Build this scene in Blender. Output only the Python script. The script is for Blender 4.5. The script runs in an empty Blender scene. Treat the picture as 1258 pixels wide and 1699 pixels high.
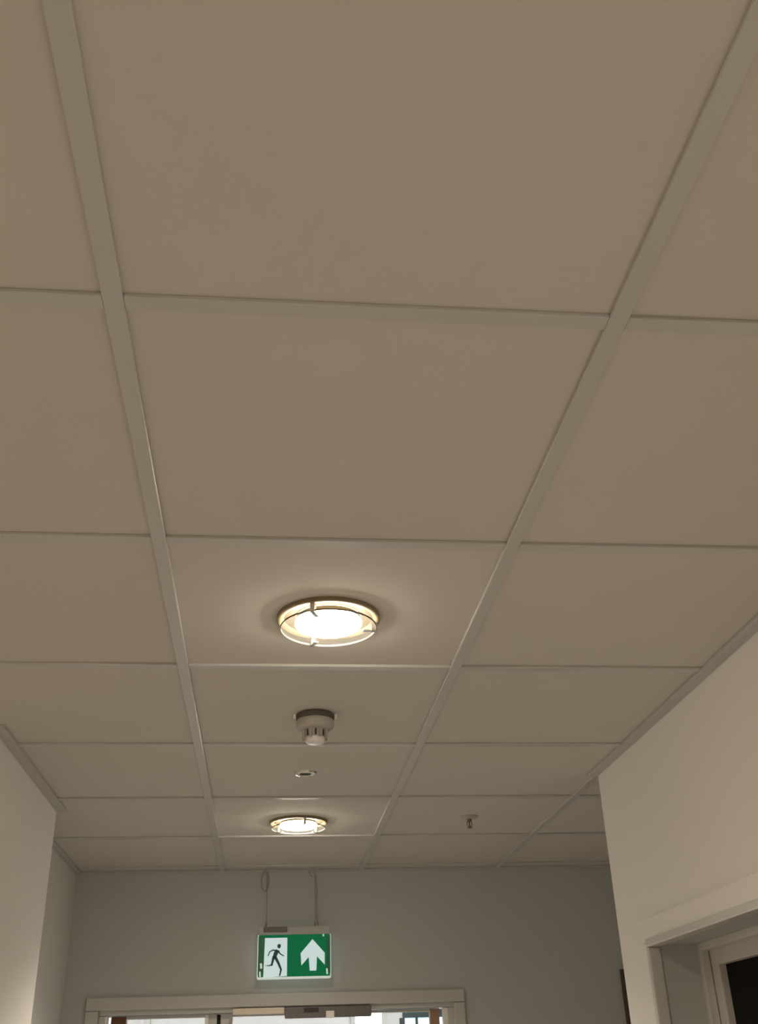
import bpy, bmesh, math, random
from mathutils import Vector, Matrix

# ------------------------------------------------------------------ scene, camera, world, exposure
sc = bpy.context.scene
COL = sc.collection
U = 0.6            # ceiling module in metres
ZC = 2.6           # height of the ceiling grid's underside


def P(x, y, z=0.0):
    """module units (z relative to the ceiling) -> metres"""
    return Vector((x * U, y * U, ZC + z * U))


CAM = dict(x=0.3189, y=-1.5729, z=-1.3191, pitch=0.5042, yaw=0.1158, roll=-0.0334, f=1697.8)
cd = bpy.data.cameras.new('camera')
cam = bpy.data.objects.new('camera', cd)
COL.objects.link(cam)
cp, sp = math.cos(CAM['pitch']), math.sin(CAM['pitch'])
cy, sy = math.cos(CAM['yaw']), math.sin(CAM['yaw'])
fw = Vector((sy * cp, cy * cp, sp))
rt = Vector((cy, -sy, 0))
up = rt.cross(fw)
cr, sr = math.cos(CAM['roll']), math.sin(CAM['roll'])
r2 = rt * cr + up * sr
u2 = up * cr - rt * sr
m = Matrix((r2, u2, -fw)).transposed().to_4x4()
m.translation = P(CAM['x'], CAM['y'], CAM['z'])
cam.matrix_world = m
cd.sensor_fit = 'VERTICAL'
cd.sensor_height = 24.0
cd.lens = CAM['f'] / 1699 * 24.0
cd.clip_start = 0.02
sc.camera = cam

w = bpy.data.worlds.new('world')
sc.world = w
w.use_nodes = True
w.node_tree.nodes['Background'].inputs[0].default_value = (0.6, 0.7, 0.8, 1)
w.node_tree.nodes['Background'].inputs[1].default_value = 0.02

sc.view_settings.view_transform = 'Standard'
sc.view_settings.look = 'None'
sc.view_settings.gamma = 1.0
sc.view_settings.use_curve_mapping = False
sc.view_settings.exposure = 0.0
sc.cycles.max_bounces = 12
sc.cycles.diffuse_bounces = 8
sc.cycles.transparent_max_bounces = 12
sc.cycles.sample_clamp_indirect = 4.0

LAMP_COL = (1.0, 0.87, 0.70)
LAMP_WATT = 50.0        # downward cone of one downlight
LENS_STRENGTH = 95.0    # the lit lens itself


# ------------------------------------------------------------------ materials
def mat(name, col, rough=0.5, metal=0.0, noise=0.0, nscale=30.0, bump=0.0, bscale=200.0, spec=0.5, emit=None, estr=0.0, col2=None):
    mt = bpy.data.materials.new(name)
    mt.use_nodes = True
    nt = mt.node_tree
    b = nt.nodes['Principled BSDF']
    b.inputs['Base Color'].default_value = (*col, 1)
    b.inputs['Roughness'].default_value = rough
    b.inputs['Metallic'].default_value = metal
    b.inputs['Specular IOR Level'].default_value = spec
    tc = nt.nodes.new('ShaderNodeTexCoord')
    if noise > 0:
        n = nt.nodes.new('ShaderNodeTexNoise')
        n.inputs['Scale'].default_value = nscale
        n.inputs['Detail'].default_value = 4
        r = nt.nodes.new('ShaderNodeMix')
        r.data_type = 'RGBA'
        c2 = col2 or tuple(c * (1 - noise) for c in col)
        r.inputs[6].default_value = (*col, 1)
        r.inputs[7].default_value = (*c2, 1)
        nt.links.new(tc.outputs['Object'], n.inputs['Vector'])
        nt.links.new(n.outputs['Fac'], r.inputs[0])
        nt.links.new(r.outputs[2], b.inputs['Base Color'])
    if bump > 0:
        n2 = nt.nodes.new('ShaderNodeTexNoise')
        n2.inputs['Scale'].default_value = bscale
        n2.inputs['Detail'].default_value = 3
        bp = nt.nodes.new('ShaderNodeBump')
        bp.inputs['Strength'].default_value = bump
        bp.inputs['Distance'].default_value = 0.002
        nt.links.new(tc.outputs['Object'], n2.inputs['Vector'])
        nt.links.new(n2.outputs['Fac'], bp.inputs['Height'])
        nt.links.new(bp.outputs['Normal'], b.inputs['Normal'])
    if emit:
        b.inputs['Emission Color'].default_value = (*emit, 1)
        b.inputs['Emission Strength'].default_value = estr
    return mt


def thin_glass(name, tint=(1, 1, 1), refl=0.06, haze=0.0):
    """clear pane: transparent, a little mirror, optionally a little milky"""
    mt = bpy.data.materials.new(name)
    mt.use_nodes = True
    nt = mt.node_tree
    nt.nodes.clear()
    o = nt.nodes.new('ShaderNodeOutputMaterial')
    t = nt.nodes.new('ShaderNodeBsdfTransparent')
    t.inputs[0].default_value = (*tint, 1)
    g = nt.nodes.new('ShaderNodeBsdfGlossy')
    g.inputs['Roughness'].default_value = 0.02
    mx = nt.nodes.new('ShaderNodeMixShader')
    mx.inputs[0].default_value = refl
    nt.links.new(t.outputs[0], mx.inputs[1])
    nt.links.new(g.outputs[0], mx.inputs[2])
    out = mx
    if haze > 0:
        d = nt.nodes.new('ShaderNodeBsdfDiffuse')
        d.inputs[0].default_value = (0.85, 0.83, 0.78, 1)
        out = nt.nodes.new('ShaderNodeMixShader')
        out.inputs[0].default_value = haze
        nt.links.new(mx.outputs[0], out.inputs[1])
        nt.links.new(d.outputs[0], out.inputs[2])
    nt.links.new(out.outputs[0], o.inputs[0])
    return mt


M = {}
M['tile'] = mat('ceiling_tile_white', (0.615, 0.59, 0.555), 0.9, noise=0.03, nscale=6, bump=0.12, bscale=500, spec=0.2)
M['slab'] = mat('plenum_grey', (0.10, 0.10, 0.10), 0.9, noise=0.1)
M['tee'] = mat('grid_white_steel', (0.54, 0.535, 0.52), 0.30, noise=0.03, nscale=12, spec=0.4)
M['angle'] = mat('wall_angle_steel', (0.50, 0.495, 0.48), 0.5, noise=0.03, nscale=12, spec=0.4)
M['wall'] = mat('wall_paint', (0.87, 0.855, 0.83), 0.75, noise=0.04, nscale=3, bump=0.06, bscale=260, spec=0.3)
M['endwall'] = mat('end_wall_shaded', (0.52, 0.525, 0.51), 0.75, noise=0.04, nscale=3, bump=0.06, bscale=260, spec=0.3)  # wall colour darkened to carry the weaker light at this end
M['recesswall'] = mat('recess_wall_shaded', (0.68, 0.67, 0.64), 0.75, noise=0.04, nscale=3, bump=0.06, bscale=260, spec=0.3)  # same paint as the left wall, with shade mixed into the colour
M['trim'] = mat('white_gloss_paint', (0.62, 0.61, 0.59), 0.35, noise=0.03, nscale=9, spec=0.5)
M['frame'] = mat('grey_frame_paint', (0.55, 0.545, 0.53), 0.45, noise=0.03, nscale=9)
M['floor'] = mat('vinyl_floor', (0.42, 0.38, 0.33), 0.4, noise=0.2, nscale=40)
M['brown'] = mat('brown_wood_shaded', (0.20, 0.085, 0.035), 0.45, noise=0.4, nscale=14)  # less lit tone of the leaf wood, shade put into the colour
M['brownlit'] = mat('brown_wood_lit', (0.42, 0.25, 0.17), 0.45, noise=0.25, nscale=14)  # better lit tone of the same leaf wood
M['umber'] = mat('dark_brown_paint', (0.10, 0.065, 0.045), 0.5, noise=0.3, nscale=14)
M['black'] = mat('black_rubber', (0.008, 0.008, 0.008), 0.7, noise=0.2)
M['cream'] = mat('cream_metal', (0.75, 0.68, 0.58), 0.35, noise=0.04)
M['greymetal'] = mat('grey_metal', (0.15, 0.14, 0.135), 0.45, noise=0.08)
M['darkmetal'] = mat('dark_metal', (0.035, 0.03, 0.03), 0.5, noise=0.1)
M['white'] = mat('white_plastic', (0.86, 0.84, 0.82), 0.35, noise=0.02)
M['detgrey'] = mat('detector_plastic', (0.44, 0.41, 0.38), 0.45, noise=0.03)
M['detdark'] = mat('detector_base', (0.10, 0.085, 0.065), 0.6, noise=0.05)  # dark colour stands for the unlit band under the tile
M['chrome'] = mat('brushed_steel', (0.70, 0.68, 0.64), 0.25, metal=1.0, noise=0.04)
M['trimshade'] = mat('lamp_trim_shaded', (0.24, 0.19, 0.115), 0.55, metal=0.0, noise=0.05)  # ring colour darkened to show its face turned from the light
M['lens'] = mat('lit_lens', (0.9, 0.9, 0.88), 0.4, emit=LAMP_COL, estr=LENS_STRENGTH)
M['reflector'] = mat('lamp_reflector', (0.075, 0.058, 0.03), 0.6, noise=0.03)
M['clear'] = thin_glass('clear_glass', (0.97, 0.98, 0.97), 0.06, 0.22)
M['collar'] = mat('lamp_collar', (0.22, 0.18, 0.10), 0.6, noise=0.03)
M['rim'] = mat('ground_glass_edge', (0.12, 0.11, 0.09), 0.4, noise=0.02)
M['pane'] = thin_glass('door_glass', (0.90, 0.93, 0.92), 0.05)
M['darkpane'] = mat('unlit_room_pane', (0.004, 0.003, 0.003), 0.3, noise=0.1, spec=0.05)  # opaque black stands for the unlit room behind the glass
M['wire'] = mat('steel_wire', (0.30, 0.28, 0.25), 0.4, metal=0.5, noise=0.05)
M['acrylic'] = mat('lit_acrylic', (0.75, 0.80, 0.78), 0.2, emit=(0.75, 0.95, 0.88), estr=0.35, noise=0.02)
M['green'] = mat('sign_green', (0.004, 0.07, 0.03), 0.6, spec=0.1, emit=(0.006, 0.17, 0.06), estr=0.6, noise=0.1, nscale=8)
M['darkgreen'] = mat('sign_dark_green', (0.004, 0.05, 0.025), 0.35, emit=(0.006, 0.09, 0.04), estr=0.5, noise=0.1, nscale=8)
M['figure'] = mat('sign_figure', (0.004, 0.03, 0.022), 0.4, emit=(0.008, 0.06, 0.04), estr=0.3, noise=0.1)
M['signwhite'] = mat('sign_white', (0.55, 0.62, 0.64), 0.6, spec=0.1, emit=(0.74, 0.95, 0.97), estr=0.52, noise=0.02)
M['shade'] = mat('sign_line', (0.4, 0.48, 0.45), 0.4, emit=(0.5, 0.65, 0.6), estr=0.4, noise=0.02)
M['daylight'] = mat('bright_daylight_pane', (0.9, 0.9, 0.9), 0.3, emit=(0.95, 0.97, 1.0), estr=5.0)
M['sky'] = mat('bright_sky_pane', (0.7, 0.8, 0.9), 0.3, emit=(0.62, 0.90, 1.0), estr=1.1)
M['panel'] = mat('lit_panel', (0.9, 0.9, 0.9), 0.4, emit=(1.0, 0.96, 0.95), estr=30.0)
M['roomwall'] = mat('far_room_paint', (0.80, 0.79, 0.80), 0.8, noise=0.04, nscale=3)
M['teal'] = mat('dark_teal', (0.01, 0.035, 0.04), 0.5, noise=0.1)


# ------------------------------------------------------------------ mesh helpers
def link(name, me, material, parent=None, loc=(0, 0, 0)):
    o = bpy.data.objects.new(name, me)
    COL.objects.link(o)
    if material is not None and not me.materials:
        me.materials.append(material)
    o.location = loc
    if parent is not None:
        o.parent = parent
    return o


def to_mesh(bm, name, smooth=False):
    bmesh.ops.recalc_face_normals(bm, faces=bm.faces)
    me = bpy.data.meshes.new(name)
    bm.to_mesh(me)
    bm.free()
    if smooth:
        for p in me.polygons:
            p.use_smooth = True
    return me


def add_box(bm, lo, hi, bevel=0.0, seg=2):
    vs = bmesh.ops.create_cube(bm, size=1.0)['verts']
    for v in vs:
        v.co = Vector([lo[i] + (v.co[i] + 0.5) * (hi[i] - lo[i]) for i in range(3)])
    if bevel > 0:
        es = list({e for v in vs for e in v.link_edges})
        bmesh.ops.bevel(bm, geom=es, offset=bevel, segments=seg, profile=0.6, affect='EDGES')


def box(name, lo, hi, material, parent=None, bevel=0.0, off=(0, 0, 0), loc=(0, 0, 0)):
    """box between two points; 'off' (the parent's place) is subtracted"""
    bm = bmesh.new()
    a = [min(lo[i], hi[i]) - off[i] for i in range(3)]
    b = [max(lo[i], hi[i]) - off[i] for i in range(3)]
    add_box(bm, a, b, bevel)
    return link(name, to_mesh(bm, name), material, parent, loc)


def lathe(name, prof, material, parent=None, n=64, loc=(0, 0, 0), closed=True, smooth=True, ang=40):
    """revolve (r,z) profile about z; closed joins last to first"""
    bm = bmesh.new()
    rings = []
    for r, z in prof:
        if r < 1e-6:
            rings.append([bm.verts.new((0, 0, z))])
        else:
            rings.append([bm.verts.new((r * math.cos(2 * math.pi * k / n), r * math.sin(2 * math.pi * k / n), z)) for k in range(n)])
    pairs = list(zip(rings[:-1], rings[1:]))
    if closed:
        pairs.append((rings[-1], rings[0]))
    for a, b in pairs:
        if len(a) == 1 and len(b) == 1:
            continue
        for k in range(n):
            k2 = (k + 1) % n
            if len(a) == 1:
                bm.faces.new((a[0], b[k], b[k2]))
            elif len(b) == 1:
                bm.faces.new((a[k], a[k2], b[0]))
            else:
                bm.faces.new((a[k], a[k2], b[k2], b[k]))
    me = to_mesh(bm, name, smooth)
    if smooth:
        try:
            me.set_sharp_from_angle(angle=math.radians(ang))
        except Exception:
            pass
    return link(name, me, material, parent, loc)


def tube(name, pts, r, material, parent=None, n=8, loc=(0, 0, 0)):
    bm = bmesh.new()
    pts = [Vector(p) for p in pts]
    rings = []
    ref = Vector((0.3, 1, 0.2)).normalized()
    for i, p in enumerate(pts):
        d = (pts[min(i + 1, len(pts) - 1)] - pts[max(i - 1, 0)]).normalized()
        a = d.cross(ref)
        if a.length < 1e-3:
            a = d.cross(Vector((1, 0, 0)))
        a.normalize()
        b = d.cross(a)
        rings.append([bm.verts.new(p + (a * math.cos(2 * math.pi * k / n) + b * math.sin(2 * math.pi * k / n)) * r) for k in range(n)])
    for q, s in zip(rings[:-1], rings[1:]):
        for k in range(n):
            bm.faces.new((q[k], q[(k + 1) % n], s[(k + 1) % n], s[k]))
    bm.faces.new(rings[0])
    bm.faces.new(rings[-1])
    return link(name, to_mesh(bm, name, True), material, parent, loc)


def plate(name, outline, y0, y1, material, parent=None, loc=(0, 0, 0)):
    """flat plate from an (x,z) outline, between y0 and y1"""
    bm = bmesh.new()
    a = [bm.verts.new((x, y0, z)) for x, z in outline]
    b = [bm.verts.new((x, y1, z)) for x, z in outline]
    n = len(outline)
    bm.faces.new(a)
    bm.faces.new(list(reversed(b)))
    for k in range(n):
        bm.faces.new((a[k], b[k], b[(k + 1) % n], a[(k + 1) % n]))
    bm.normal_update()
    bmesh.ops.triangulate(bm, faces=[f for f in bm.faces if len(f.verts) > 4], ngon_method='EAR_CLIP')
    return link(name, to_mesh(bm, name), material, parent, loc)


def empty(name, loc=(0, 0, 0), rz=0.0):
    o = bpy.data.objects.new(name, None)
    COL.objects.link(o)
    o.location = loc
    o.rotation_euler = (0, 0, rz)
    o.empty_display_size = 0.05
    return o


def tag(o, label, cat, group=None):
    o['label'] = label
    o['category'] = cat
    if group:
        o['group'] = group
    return o


def struct(o, label=None, cat=None):
    o['kind'] = 'structure'
    if label:
        o['label'] = label
    if cat:
        o['category'] = cat
    return o


def boxes(name, spans, material, parent=None):
    """several boxes given in module units as one mesh"""
    bm = bmesh.new()
    for lo, hi in spans:
        add_box(bm, P(*lo), P(*hi))
    return link(name, to_mesh(bm, name), material, parent)


ZF = -ZC / U        # floor in module units

# the plan, in module units
XL, XLR, XR, XRR = -0.83, -1.02, 1.997, 3.7    # left wall, left recess, right wall, right recess
YL0, YL1, YR, YE = 2.75, 4.25, 3.53, 6.18      # left wall's two ends, right wall's end, end wall
XFL, YB = -4.0, -6.0                           # open area's far wall, back wall
YE2, YX = 6.40, 10.0                           # back of the end wall, far room's back wall
GZ = 0.012                                     # grid protrusion below the tiles (units)

# ------------------------------------------------------------------ room shell
struct(box('floor', P(-5, -6.5, ZF - 0.1), P(4.5, 10.5, ZF), M['floor']), 'grey vinyl corridor floor', 'floor')
ceil = struct(box('ceiling', P(-4.2, -6.2, 0.05), P(3.9, 6.4, 0.20), M['slab']), 'suspended ceiling of white square tiles in a steel grid', 'ceiling')

# right wall with the door opening
D2Y0, D2Y1, D2Z = 1.55, 3.08, -0.84
WT = 0.42
struct(boxes('wall_right', [((XR, D2Y1, ZF), (XR + WT, YR, 0.05)),
                            ((XR, YB, ZF), (XR + WT, D2Y0, 0.05)),
                            ((XR, D2Y0, D2Z), (XR + WT, D2Y1, 0.05))], M['wall']),
       'cream painted corridor wall with the dark glazed door', 'wall')
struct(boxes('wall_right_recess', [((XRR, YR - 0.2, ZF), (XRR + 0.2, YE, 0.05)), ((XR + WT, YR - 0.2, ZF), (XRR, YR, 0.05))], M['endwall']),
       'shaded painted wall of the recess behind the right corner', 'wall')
struct(boxes('wall_left', [((XL - 0.30, YL0, ZF), (XL, YL1, 0.05)), ((XFL, YL0, ZF), (XL - 0.30, YL0 + 0.2, 0.05))], M['wall']),
       'cream painted projecting wall at the left edge', 'wall')
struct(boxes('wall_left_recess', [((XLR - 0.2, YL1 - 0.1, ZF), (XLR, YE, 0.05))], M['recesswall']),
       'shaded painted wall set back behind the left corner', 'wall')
struct(boxes('wall_far_left', [((XFL - 0.2, YB, ZF), (XFL, YL0 + 0.2, 0.05))], M['wall']), 'painted wall of the open area to the left', 'wall')
struct(boxes('wall_back', [((XFL - 0.2, YB - 0.2, ZF), (XR + WT, YB, 0.05))], M['wall']), 'painted wall behind the viewer', 'wall')

# end wall with the double door's opening
D1X0, D1X1, D1Z = -0.775, 1.635, -0.875
D3X0, D3X1, D3Z = 2.90, 3.6, -0.78
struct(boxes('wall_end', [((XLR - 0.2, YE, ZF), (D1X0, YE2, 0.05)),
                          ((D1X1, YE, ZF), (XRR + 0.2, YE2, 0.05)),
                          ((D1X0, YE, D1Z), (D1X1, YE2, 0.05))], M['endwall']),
       'shaded end wall above the double door', 'wall')

# ------------------------------------------------------------------ ceiling tiles and grid, children of the ceiling
T = 0.594 / 2
bm = bmesh.new()
add_box(bm, (-T, -T, 0), (T, T, 0.015), 0.0012, 1)
tile_me = to_mesh(bm, 'ceiling_tile')
tile_me.materials.append(M['tile'])
XMIN, XMAX, YMIN = -4, 4, -6


def inside(i, j):
    x, y = i + 0.5, j + 0.5
    if y > YL0 and y < YL1 and x < -1:
        return False
    if y > YL0 and x < -1:
        return False
    if y < YR - 0.5 and x > 2:
        return False
    return True


for i in range(XMIN, XMAX):
    for j in range(YMIN, 6):
        if inside(i, j):
            link('ceiling_tile', tile_me, None, ceil, P(i + 0.5, j + 0.5, GZ))
# cut tiles of the last row
bm = bmesh.new()
add_box(bm, (-T, 0.003, 0), (T, (YE - 6) * U - 0.002, 0.015), 0.0012, 1)
cut_me = to_mesh(bm, 'ceiling_tile')
cut_me.materials.append(M['tile'])
for i in range(-1, XMAX):
    link('ceiling_tile', cut_me, None, ceil, P(i + 0.5, 6, GZ))

TW = 0.012   # half width of a tee flange, metres
for i in range(XMIN + 1, XMAX):
    y1 = YE if -1 < i else YL0
    y0 = YB if i < 2 else YR
    if i == -1:
        y1 = YL0
    bm = bmesh.new()
    a, b = P(i, y0), P(i, y1 - 0.002)
    add_box(bm, (a.x - TW, a.y, ZC), (a.x + TW, b.y, ZC + 0.0075), 0.0012, 1)
    link('main_tee', to_mesh(bm, 'main_tee'), M['tee'], ceil)
bm = bmesh.new()
add_box(bm, (-0.3 + TW, -TW, 0.0012), (0.3 - TW, TW, 0.0075), 0.001, 1)
ct_me = to_mesh(bm, 'cross_tee')
ct_me.materials.append(M['tee'])
for i in range(XMIN, XMAX):
    for j in range(YMIN + 1, 7):
        if inside(i, j - 1) and (j == 6 or inside(i, j)):
            link('cross_tee', ct_me, None, ceil, P(i + 0.5, j))

# wall angles
AW = 0.05


def angle(lo, hi, zb=-0.004):
    bm = bmesh.new()
    add_box(bm, P(lo[0], lo[1], zb), P(hi[0], hi[1], 0.012), 0.0012, 1)
    return link('wall_angle', to_mesh(bm, 'wall_angle'), M['angle'], ceil)


angle((XR - AW, YB), (XR, YR + 0.02))
angle((XL, YL0 - 0.03), (XL + AW, YL1 + 0.02))
angle((XFL, YL0 - AW), (XL, YL0))
angle((XLR, YL1), (XLR + 0.035, YE))
angle((XLR + 0.035, YE - 0.03), (XRR, YE))
angle((XRR - AW, YR), (XRR, YE - 0.03))

# ------------------------------------------------------------------ end double door (leaf and a half)
d1 = struct(empty('door_1', P((D1X0 + D1X1) / 2, YE, ZF)), 'glazed double door with brown edged leaves and grey frame under the green sign', 'door')
O1 = d1.location.copy()


def part(name, lo, hi, material, parent, root, bevel=0.002, parent_off=None):
    return box(name, P(*lo), P(*hi), material, parent, bevel, parent_off if parent_off is not None else root.location)


CO0, CO1, COZ = -0.862, 1.700, -0.800      # casing outer edges
cpj = 0.03
part('casing_head', (CO0, YE - cpj, -0.880), (CO1, YE, COZ), M['frame'], d1, d1, 0.004)
part('casing_leg', (CO0, YE - cpj, ZF), (CO0 + 0.085, YE, -0.882), M['frame'], d1, d1, 0.004)
part('casing_leg', (CO1 - 0.075, YE - cpj, ZF), (CO1, YE, -0.882), M['frame'], d1, d1, 0.004)
# frame lining in the opening, stepped
part('frame_jamb', (D1X0, YE, ZF), (-0.738, YE2, -0.912), M['frame'], d1, d1, 0.003)
part('frame_jamb', (1.585, YE, ZF), (D1X1, YE2, -0.912), M['frame'], d1, d1, 0.003)
part('frame_head', (D1X0, YE, -0.910), (D1X1, YE2, D1Z), M['frame'], d1, d1, 0.003)
part('door_stop', (-0.738, YE + 0.005, ZF), (-0.715, YE + 0.06, -0.912), M['white'], d1, d1, 0.003)  # both stops whitened to stand for edges catching lamp light
part('door_stop', (1.550, YE + 0.005, ZF), (1.585, YE + 0.06, -0.912), M['white'], d1, d1, 0.003)


def leaf(x0, x1, ls, rs, lm, rm):
    """door leaf: stiles of the given widths and materials, rails and a pane"""
    ly0, ly1 = YE + 0.065, YE + 0.135
    top, bot = -0.914, ZF + 0.02
    lf = empty('door_leaf', (P((x0 + x1) / 2, ly0, ZF) - O1))
    lf.parent = d1
    off = P((x0 + x1) / 2, ly0, ZF)
    part('stile', (x0, ly0, bot), (x0 + ls, ly1, top), lm, lf, d1, 0.002, off)
    part('stile', (x1 - rs, ly0, bot), (x1, ly1, top), rm, lf, d1, 0.002, off)
    part('top_rail', (x0 + ls, ly0, -0.930), (x1 - rs, ly1, top), M['frame'], lf, d1, 0.002, off)
    part('bottom_rail', (x0 + ls, ly0, bot), (x1 - rs, ly1, bot + 0.35), M['brownlit'], lf, d1, 0.002, off)
    part('glass_pane', (x0 + ls, ly0 + 0.03, bot + 0.35), (x1 - rs, ly0 + 0.04, -0.930), M['pane'], lf, d1, 0.0, off)
    return lf, off


lfA, offA = leaf(-0.700, 0.005, 0.10, 0.065, M['brown'], M['trim'])
part('glazing_bead', (-0.075, YE + 0.05, -2.0), (-0.052, YE + 0.066, -0.918), M['white'], lfA, d1, 0.001, offA)
lfB, offB = leaf(0.030, 1.533, 0.08, 0.065, M['trim'], M['brownlit'])
part('gasket', (0.006, YE + 0.075, ZF + 0.02), (0.028, YE + 0.12, -0.914), M['black'], lfB, d1, 0.0, offB)
part('closer_rail', (0.112, YE - 0.05, -0.925), (0.458, YE, -0.888), M['cream'], lfB, d1, 0.003, offB)
part('closer_body', (0.462, YE - 0.045, -0.956), (1.05, YE, -0.889), M['greymetal'], lfB, d1, 0.004, offB)
part('closer_vent', (0.590, YE - 0.049, -0.922), (0.690, YE - 0.044, -0.894), M['darkmetal'], lfB, d1, 0.001, offB)
part('closer_label', (0.740, YE - 0.049, -0.962), (0.796, YE - 0.044, -0.916), M['white'], lfB, d1, 0.001, offB)

# ------------------------------------------------------------------ right wall door
d2 = struct(empty('door_2', P(XR, (D2Y0 + D2Y1) / 2, ZF)), 'dark glazed door deep in a white frame at the right edge', 'door')
cj = 0.022
ci = D2Y1 - 0.012
part('casing_head', (XR - cj, D2Y0 - 0.10, D2Z - 0.0), (XR, D2Y1 + 0.085, D2Z + 0.095), M['wall'], d2, d2, 0.004)
part('casing_leg', (XR - cj, D2Y1, ZF), (XR, D2Y1 + 0.085, D2Z - 0.002), M['wall'], d2, d2, 0.004)
part('casing_leg', (XR - cj, D2Y0 - 0.10, ZF), (XR, D2Y0, D2Z - 0.002), M['wall'], d2, d2, 0.004)
# bead round the opening, then the jamb lining, stop and inner frame
part('bead', (XR - cj - 0.012, D2Y0, D2Z - 0.022), (XR + 0.02, D2Y1 + 0.012, D2Z + 0.012), M['trim'], d2, d2, 0.004)
part('bead', (XR - cj - 0.012, D2Y1 - 0.022, ZF), (XR + 0.02, D2Y1 + 0.012, D2Z - 0.022), M['trim'], d2, d2, 0.004)
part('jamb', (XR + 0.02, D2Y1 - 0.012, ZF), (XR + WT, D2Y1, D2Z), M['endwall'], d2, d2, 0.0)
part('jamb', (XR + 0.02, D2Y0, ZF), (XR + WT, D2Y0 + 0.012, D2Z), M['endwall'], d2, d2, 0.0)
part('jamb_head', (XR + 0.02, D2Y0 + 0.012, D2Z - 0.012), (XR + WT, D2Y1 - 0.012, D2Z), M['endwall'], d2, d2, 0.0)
SX = XR + 0.185
part('door_stop', (SX, D2Y1 - 0.045, ZF), (SX + 0.04, D2Y1 - 0.0115, D2Z - 0.0115), M['trim'], d2, d2, 0.004)
part('door_stop', (SX, D2Y0 + 0.012, D2Z - 0.045), (SX + 0.04, D2Y1 - 0.045, D2Z - 0.0115), M['trim'], d2, d2, 0.004)
lf2 = empty('door_leaf', P(SX + 0.04, 2.3, ZF) - d2.location)
lf2.parent = d2
off2 = P(SX + 0.04, 2.3, ZF)
ltop = D2Z - 0.03
ly1 = D2Y1 - 0.03
part('stile', (SX + 0.042, ly1 - 0.085, ZF + 0.02), (SX + 0.10, ly1, ltop), M['trim'], lf2, d2, 0.004, off2)
part('stile', (SX + 0.042, D2Y0 + 0.03, ZF + 0.02), (SX + 0.10, D2Y0 + 0.14, ltop), M['trim'], lf2, d2, 0.004, off2)
part('top_rail', (SX + 0.042, D2Y0 + 0.14, ltop - 0.075), (SX + 0.10, ly1 - 0.085, ltop), M['trim'], lf2, d2, 0.004, off2)
part('bottom_rail', (SX + 0.042, D2Y0 + 0.14, ZF + 0.02), (SX + 0.10, ly1 - 0.085, ZF + 0.3), M['trim'], lf2, d2, 0.004, off2)
part('glass_pane', (SX + 0.075, D2Y0 + 0.14, ZF + 0.3), (SX + 0.085, ly1 - 0.085, ltop - 0.075), M['darkpane'], lf2, d2, 0.0, off2)

# ------------------------------------------------------------------ third door: only the edge of its dark frame shows
d3 = struct(empty('door_3', P((D3X0 + D3X1) / 2, YE, ZF)), 'dark brown door frame edge in the recess behind the right corner', 'door')
part('frame_leg', (2.835, YE - 0.035, ZF), (2.90, YE, -0.70), M['umber'], d3, d3, 0.003)
part('frame_leg', (3.52, YE - 0.035, ZF), (3.585, YE, -0.70), M['umber'], d3, d3, 0.003)
part('frame_head', (2.90, YE - 0.035, -0.765), (3.52, YE, -0.70), M['umber'], d3, d3, 0.003)
part('door_leaf', (2.905, YE - 0.015, ZF + 0.02), (3.515, YE, -0.77), M['brownlit'], d3, d3, 0.002)

# ------------------------------------------------------------------ far room behind the glazed door
struct(boxes('wall_far_room', [((-3.0, YX, ZF), (4.0, YX + 0.2, 0.3))], M['roomwall']), 'pale back wall seen through the glazed door', 'wall')
struct(boxes('wall_far_room_left', [((-3.2, YE2, ZF), (-3.0, YX, 0.3))], M['roomwall']), 'pale side wall of the room beyond the double door', 'wall')
struct(boxes('wall_far_room_right', [((4.0, YE2, ZF), (4.2, YX, 0.3))], M['roomwall']), 'pale right side wall of the room beyond the double door', 'wall')
struct(boxes('ceiling_far_room', [((-3.2, YE2, 0.0), (4.2, YX + 0.2, 0.2))], M['roomwall']), 'plain ceiling of the room beyond the double door', 'ceiling')
pil = struct(boxes('trim_1', [((-0.86, YX - 0.08, ZF), (-0.80, YX, 0.0))], M['trim']), 'pale upright strip on the wall beyond the door', 'trim')

w1 = struct(empty('window_1', P(1.36, YX, -0.9)), 'brilliant white window beyond the right door leaf', 'window')
part('pane', (1.245, YX - 0.02, -1.9), (1.515, YX - 0.005, -0.715), M['daylight'], w1, w1, 0)
part('window_frame', (1.515, YX - 0.05, -1.95), (1.56, YX, -0.70), M['trim'], w1, w1, 0.002)
part('window_frame', (1.20, YX - 0.05, -1.95), (1.245, YX, -0.70), M['trim'], w1, w1, 0.002)
w2 = struct(empty('window_2', P(1.85, YX, -0.9)), 'pale blue window under a dark blind beyond the right door leaf', 'window')
part('pane', (1.75, YX - 0.02, -1.9), (2.35, YX - 0.005, -0.80), M['sky'], w2, w2, 0)
part('window_head', (1.72, YX - 0.05, -0.715), (2.38, YX, -0.66), M['white'], w2, w2, 0.002)
part('blind', (1.73, YX - 0.05, -0.80), (2.37, YX - 0.02, -0.716), M['teal'], w2, w2, 0.002)
part('window_frame', (1.70, YX - 0.05, -1.95), (1.75, YX, -0.80), M['teal'], w2, w2, 0.002)
part('mullion', (1.86, YX - 0.05, -1.95), (1.885, YX - 0.02, -0.80), M['teal'], w2, w2, 0.002)
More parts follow.
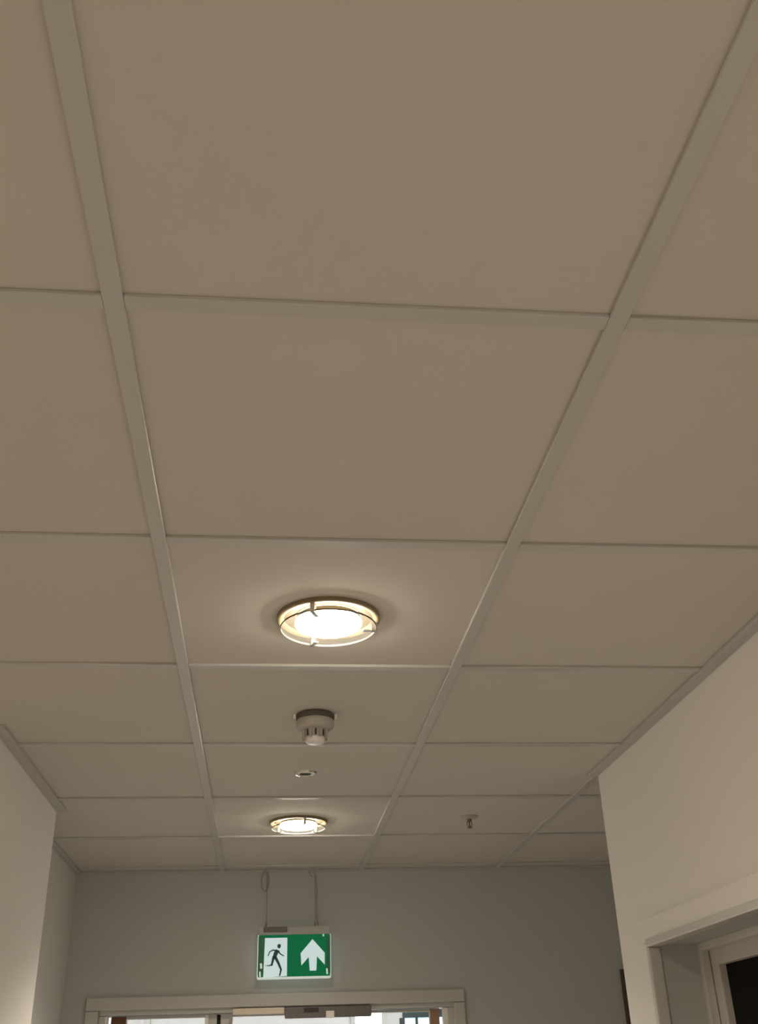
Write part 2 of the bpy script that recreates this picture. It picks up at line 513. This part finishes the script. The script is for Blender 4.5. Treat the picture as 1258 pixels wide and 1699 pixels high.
for k, (lx, ly) in enumerate(((-1.0, 8.0), (1.5, 8.0))):
    lp = empty('ceiling_panel_light', P(lx, ly, 0))
    tag(lp, ('square panel light in the far room ceiling, nearer the half leaf', 'square panel light in the far room ceiling, nearer the windows')[k], 'light', 'panel lights in the room beyond the door')
    box('frame', (-0.3, -0.3, -0.02), (0.3, 0.3, 0.0), M['white'], lp, 0.003)
    box('diffuser', (-0.28, -0.28, -0.026), (0.28, 0.28, -0.0205), M['panel'], lp, 0.001)


# ------------------------------------------------------------------ downlights
def clip_mesh():
    bm = bmesh.new()
    add_box(bm, (0.084, -0.0045, -0.0275), (0.0965, 0.0045, 0.0), 0.0008, 1)      # hanger down past the glass
    add_box(bm, (0.068, -0.0045, -0.0275), (0.0965, 0.0045, -0.0255), 0.0006, 1)  # foot under the glass
    return to_mesh(bm, 'clip')


CLIP = clip_mesh()
CLIP.materials.append(M['chrome'])


def downlight(x, y, label, clips, group):
    t = empty('downlight', P(x, y, GZ))
    tag(t, label, 'light', group)
    lathe('trim_ring', [(0.088, 0.0), (0.088, -0.006), (0.0950, -0.0090), (0.0995, -0.0090), (0.1015, -0.0080), (0.1015, 0.0)], M['trimshade'], t)
    lathe('reflector', [(0.0, -0.0005), (0.0879, -0.0005), (0.0879, -0.002), (0.0, -0.002)], M['reflector'], t, closed=False)
    g = lathe('clear_glass_disc', [(0.0, -0.0212), (0.0920, -0.0212), (0.0935, -0.0222), (0.0935, -0.0240), (0.0920, -0.0252), (0.0, -0.0252)], M['clear'], t, closed=False)
    lathe('ground_rim', [(0.0937, -0.0216), (0.0945, -0.0222), (0.0945, -0.0246), (0.0937, -0.0252)], M['rim'], g)
    lathe('lens', [(0.0, -0.0208), (0.058, -0.0208), (0.0635, -0.0190), (0.0655, -0.0160), (0.0655, -0.0105)], M['lens'], g, closed=False)
    lathe('lens_collar', [(0.0654, -0.0105), (0.0645, -0.0080), (0.0645, -0.0025)], M['collar'], g, closed=False)
    for a in clips:
        c = link('clip', CLIP, None, t)
        c.rotation_euler = (0, 0, math.radians(a))
    ld = bpy.data.lights.new('lamp', 'SPOT')
    ld.energy = LAMP_WATT
    ld.color = LAMP_COL
    ld.spot_size = math.radians(137)
    ld.spot_blend = 0.65
    ld.shadow_soft_size = 0.05
    lo = bpy.data.objects.new('lamp', ld)
    COL.objects.link(lo)
    lo.parent = t
    lo.location = (0, 0, -0.08)
    return t


GL = 'round downlights along the corridor ceiling'
downlight(0.502, 1.545, 'large lit round downlight with etched glass rim, nearest, above the smoke detector', (-112, 108, 3), GL)
downlight(0.498, 4.60, 'smaller looking lit round downlight near the end wall, above the green sign', (-78, 143, 42), GL)
downlight(0.5, -1.55, 'lit round downlight in the ceiling right above the viewer, out of view', (-112, 108, 3), GL)
downlight(-1.5, -3.5, 'added round downlight in the open area behind the viewer, out of view', (-112, 108, 3), GL)  # unseen lamp, added to brighten the ceiling towards the left
downlight(-1.5, -0.5, 'added round downlight in the open area to the left, out of view', (-112, 108, 3), GL)  # another added lamp out of view, for light from the left

# ------------------------------------------------------------------ smoke detector
sd = empty('smoke_detector', P(0.505, 2.575, GZ))
tag(sd, 'white smoke detector with slotted snout hanging under the tile behind the first lamp', 'smoke detector')
lathe('mounting_base', [(0, 0), (0.045, 0), (0.0475, -0.003), (0.0475, -0.014), (0.045, -0.016), (0, -0.016)], M['detdark'], sd, closed=False)
lathe('body', [(0, -0.016), (0.045, -0.016), (0.047, -0.019), (0.047, -0.030), (0.044, -0.037), (0.036, -0.042), (0, -0.042)], M['detgrey'], sd, closed=False)
lathe('snout', [(0, -0.042), (0.028, -0.042), (0.0265, -0.060), (0, -0.060)], M['detgrey'], sd, closed=False)
lathe('cap', [(0, -0.060), (0.0232, -0.060), (0.0240, -0.062), (0.0232, -0.071), (0.020, -0.073), (0, -0.073)], M['white'], sd, closed=False)
bm = bmesh.new()
add_box(bm, (0.0260, -0.0025, -0.059), (0.0286, 0.0025, -0.043), 0.0006, 1)
slot = to_mesh(bm, 'slot')
slot.materials.append(M['darkmetal'])
for k in range(8):
    o = link('slot', slot, None, sd)
    o.rotation_euler = (0, 0, math.radians(-90 + 45 * k))
bm = bmesh.new()
add_box(bm, (0.0275, -0.0024, -0.064), (0.033, 0.0024, -0.040), 0.001, 1)
rib = to_mesh(bm, 'rib')
rib.materials.append(M['detgrey'])
for k in range(8):
    o = link('rib', rib, None, sd)
    o.rotation_euler = (0, 0, math.radians(-67.5 + 45 * k))
bm = bmesh.new()
add_box(bm, (0.048, -0.005, -0.011), (0.0545, 0.005, 0.0), 0.001, 1)
lug = to_mesh(bm, 'lug')
lug.materials.append(M['white'])
for a in (0, 180, 90):
    o = link('lug', lug, None, sd)
    o.rotation_euler = (0, 0, math.radians(a))

# ------------------------------------------------------------------ small recessed sensor between the detector and the second lamp
em = empty('ceiling_sensor', P(0.499, 3.50, GZ))
tag(em, 'small round flush fitting with dark centre between smoke detector and far downlight', 'sensor')
lathe('bezel', [(0.017, 0), (0.017, -0.004), (0.024, -0.0075), (0.031, -0.0055), (0.034, -0.001), (0.034, 0)], M['chrome'], em)
lathe('eye', [(0, -0.0025), (0.010, -0.0025), (0.0168, -0.001), (0.0168, 0), (0, 0)], M['darkmetal'], em, closed=False)

# ------------------------------------------------------------------ sprinkler
sk = empty('sprinkler', P(1.50, 4.50, GZ))
tag(sk, 'small metal fire sprinkler on a round rosette right of the far downlight', 'sprinkler')
lathe('rosette', [(0, 0), (0.031, 0), (0.031, -0.003), (0.026, -0.007), (0.011, -0.010), (0, -0.010)], M['detgrey'], sk, closed=False)
lathe('nozzle', [(0, -0.010), (0.008, -0.010), (0.008, -0.017), (0.006, -0.019), (0, -0.019)], M['greymetal'], sk, closed=False, n=24)
for s in (-1, 1):
    tube('frame_arm', [(s * 0.006, 0, -0.017), (s * 0.009, 0, -0.025), (s * 0.007, 0, -0.033), (s * 0.001, 0, -0.039)], 0.0016, M['greymetal'], sk)
tube('bulb', [(0, 0, -0.018), (0, 0, -0.037)], 0.002, M['brown'], sk)
lathe('deflector', [(0, -0.039), (0.009, -0.039), (0.0095, -0.0405), (0, -0.0405)], M['greymetal'], sk, closed=False, n=24)

# ------------------------------------------------------------------ exit sign
YS = 6.08
sgn = empty('exit_sign', P(0.520, YS, -0.578))
tag(sgn, 'green hanging exit sign with running figure and upward arrow above the double door', 'exit sign')
W2, H2 = 0.1515, 0.0845            # half width, half height


def su(x, y):
    """crop pixel of the sign face -> sign plane metres"""
    return ((x - 565) / 640 * 2 * W2, (885 - y) / 390 * 2 * H2)


def rrect(x0, x1, z0, z1, r, top=False, n=5):
    pts = []
    cs = [(x0 + r, z0 + r, 180), (x1 - r, z0 + r, 270)]
    for cx, cz, a0 in cs:
        for k in range(n + 1):
            a = math.radians(a0 + 90 * k / n)
            pts.append((cx + r * math.cos(a), cz + r * math.sin(a)))
    pts += [(x1, z1), (x0, z1)]
    return pts


acr = plate('acrylic_plate', rrect(-W2, W2, -H2, H2, 0.008), -0.004, 0.004, M['acrylic'], sgn)
gp = plate('green_panel', [(-W2 + 0.0045, -H2 + 0.009), (W2 - 0.0045, -H2 + 0.009), (W2 - 0.0045, H2 - 0.001), (-W2 + 0.0045, H2 - 0.001)], -0.0052, -0.004, M['green'], sgn)
plate('edge_band', [su(252, 1040), su(300, 1048), su(308, 712), su(252, 700)], -0.0056, -0.0052, M['darkgreen'], gp)
plate('edge_band', [su(846, 1000), su(878, 1040), su(878, 700), su(846, 720)], -0.0056, -0.0052, M['darkgreen'], gp)
wp = plate('white_field', [su(300, 1062), su(503, 1054), su(503, 718), su(308, 718)], -0.0060, -0.0052, M['signwhite'], gp)
plate('arrow', [su(x, y) for x, y in ((723, 735), (830, 858), (830, 962), (762, 888), (757, 1012), (700, 1012), (690, 893), (627, 966), (620, 858))], -0.0060, -0.0052, M['signwhite'], gp)
plate('doorway_line', [su(312, 955), su(372, 955), su(372, 966), su(312, 966)], -0.0064, -0.0060, M['shade'], gp)


def limb(pts, wds):
    """tapered strip through the points, as an outline"""
    left, right = [], []
    for i, (x, y) in enumerate(pts):
        x0, y0 = pts[max(i - 1, 0)]
        x1, y1 = pts[min(i + 1, len(pts) - 1)]
        dx, dy = x1 - x0, y1 - y0
        l = math.hypot(dx, dy)
        nx, ny = -dy / l * wds[i] / 2, dx / l * wds[i] / 2
        left.append((x + nx, y + ny))
        right.append((x - nx, y - ny))
    return left + right[::-1]


fig = bmesh.new()


def fig_poly(outline):
    vs0 = [fig.verts.new((su(x, y)[0], -0.0068, su(x, y)[1])) for x, y in outline]
    vs1 = [fig.verts.new((su(x, y)[0], -0.0060, su(x, y)[1])) for x, y in outline]
    n = len(vs0)
    fig.faces.new(vs0)
    fig.faces.new(vs1[::-1])
    for k in range(n):
        fig.faces.new((vs0[k], vs1[k], vs1[(k + 1) % n], vs0[(k + 1) % n]))


fig_poly([(432 + 16 * math.cos(2 * math.pi * k / 14), 792 + 20 * math.sin(2 * math.pi * k / 14)) for k in range(14)])
fig_poly(limb([(420, 826), (402, 860), (393, 890)], [34, 36, 30]))                    # torso
fig_poly(limb([(414, 832), (378, 826), (352, 840), (337, 878)], [13, 12, 10, 8]))     # trailing arm
fig_poly(limb([(424, 830), (440, 858), (476, 880)], [13, 11, 8]))                     # leading arm
fig_poly(limb([(388, 880), (380, 915), (370, 962)], [24, 21, 16]))                    # lifted leg
fig_poly(limb([(372, 950), (350, 962), (330, 960)], [12, 9, 7]))                      # its shank
fig_poly(limb([(398, 884), (428, 940), (452, 998), (440, 1052)], [26, 22, 17, 11]))   # standing leg
fig.normal_update()
bmesh.ops.triangulate(fig, faces=[f for f in fig.faces if len(f.verts) > 4], ngon_method='EAR_CLIP')
link('running_figure', to_mesh(fig, 'running_figure'), M['figure'], gp)
for x0, x1, y0, y1 in ((266, 280, 1010, 1058), (272, 290, 940, 985), (844, 858, 995, 1045), (812, 826, 680, 712)):
    plate('painted_glint', [su(x0, y1), su(x1, y1), su(x1 - 3, y0), su(x0 - 3, y0)], -0.0066, -0.0052, M['acrylic'], sgn)  # glints on the sign, put in as small glowing plates
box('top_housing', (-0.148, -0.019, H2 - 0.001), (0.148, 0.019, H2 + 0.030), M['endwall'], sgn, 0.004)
box('housing_cover', (-0.128, -0.024, H2 + 0.008), (-0.03, -0.0185, H2 + 0.028), M['greymetal'], sgn, 0.002)
ztop = 0.578 * U - 0.002
for xw, dz in ((-0.118, 0.0), (0.086, 0.0)):
    tube('suspension_wire', [(xw, 0, H2 + 0.028), (xw + 0.0005, 0, 0.2), (xw - 0.001, 0, ztop - 0.004)], 0.0013, M['wire'], sgn, 6)
    lathe('wire_grip', [(0, H2 + 0.027), (0.004, H2 + 0.027), (0.004, H2 + 0.044), (0.0025, H2 + 0.050), (0, H2 + 0.050)], M['wire'], sgn, 16, loc=(xw, 0, 0), closed=False)
    lathe('ceiling_rose', [(0, ztop), (0.011, ztop), (0.011, ztop - 0.004), (0.004, ztop - 0.009), (0, ztop - 0.009)], M['detgrey'], sgn, 24, loc=(xw, 0, 0), closed=False)
# feed cable beside the right-hand wire and the spare loop by the left-hand one
tube('feed_cable', [(0.100, 0.004, H2 + 0.03), (0.092, 0.004, 0.16), (0.094, 0.004, 0.25), (0.090, 0.004, ztop - 0.03), (0.07, 0.006, ztop - 0.028), (0.058, 0.008, ztop - 0.006)], 0.0016, M['wire'], sgn, 6)
tube('cable_loop', [(-0.116 - 0.010 + 0.0155 * math.cos(a), 0.0, ztop - 0.046 + 0.042 * math.sin(a)) for a in [math.radians(80 + k * 20) for k in range(17)]], 0.0022, M['wire'], sgn, 6)
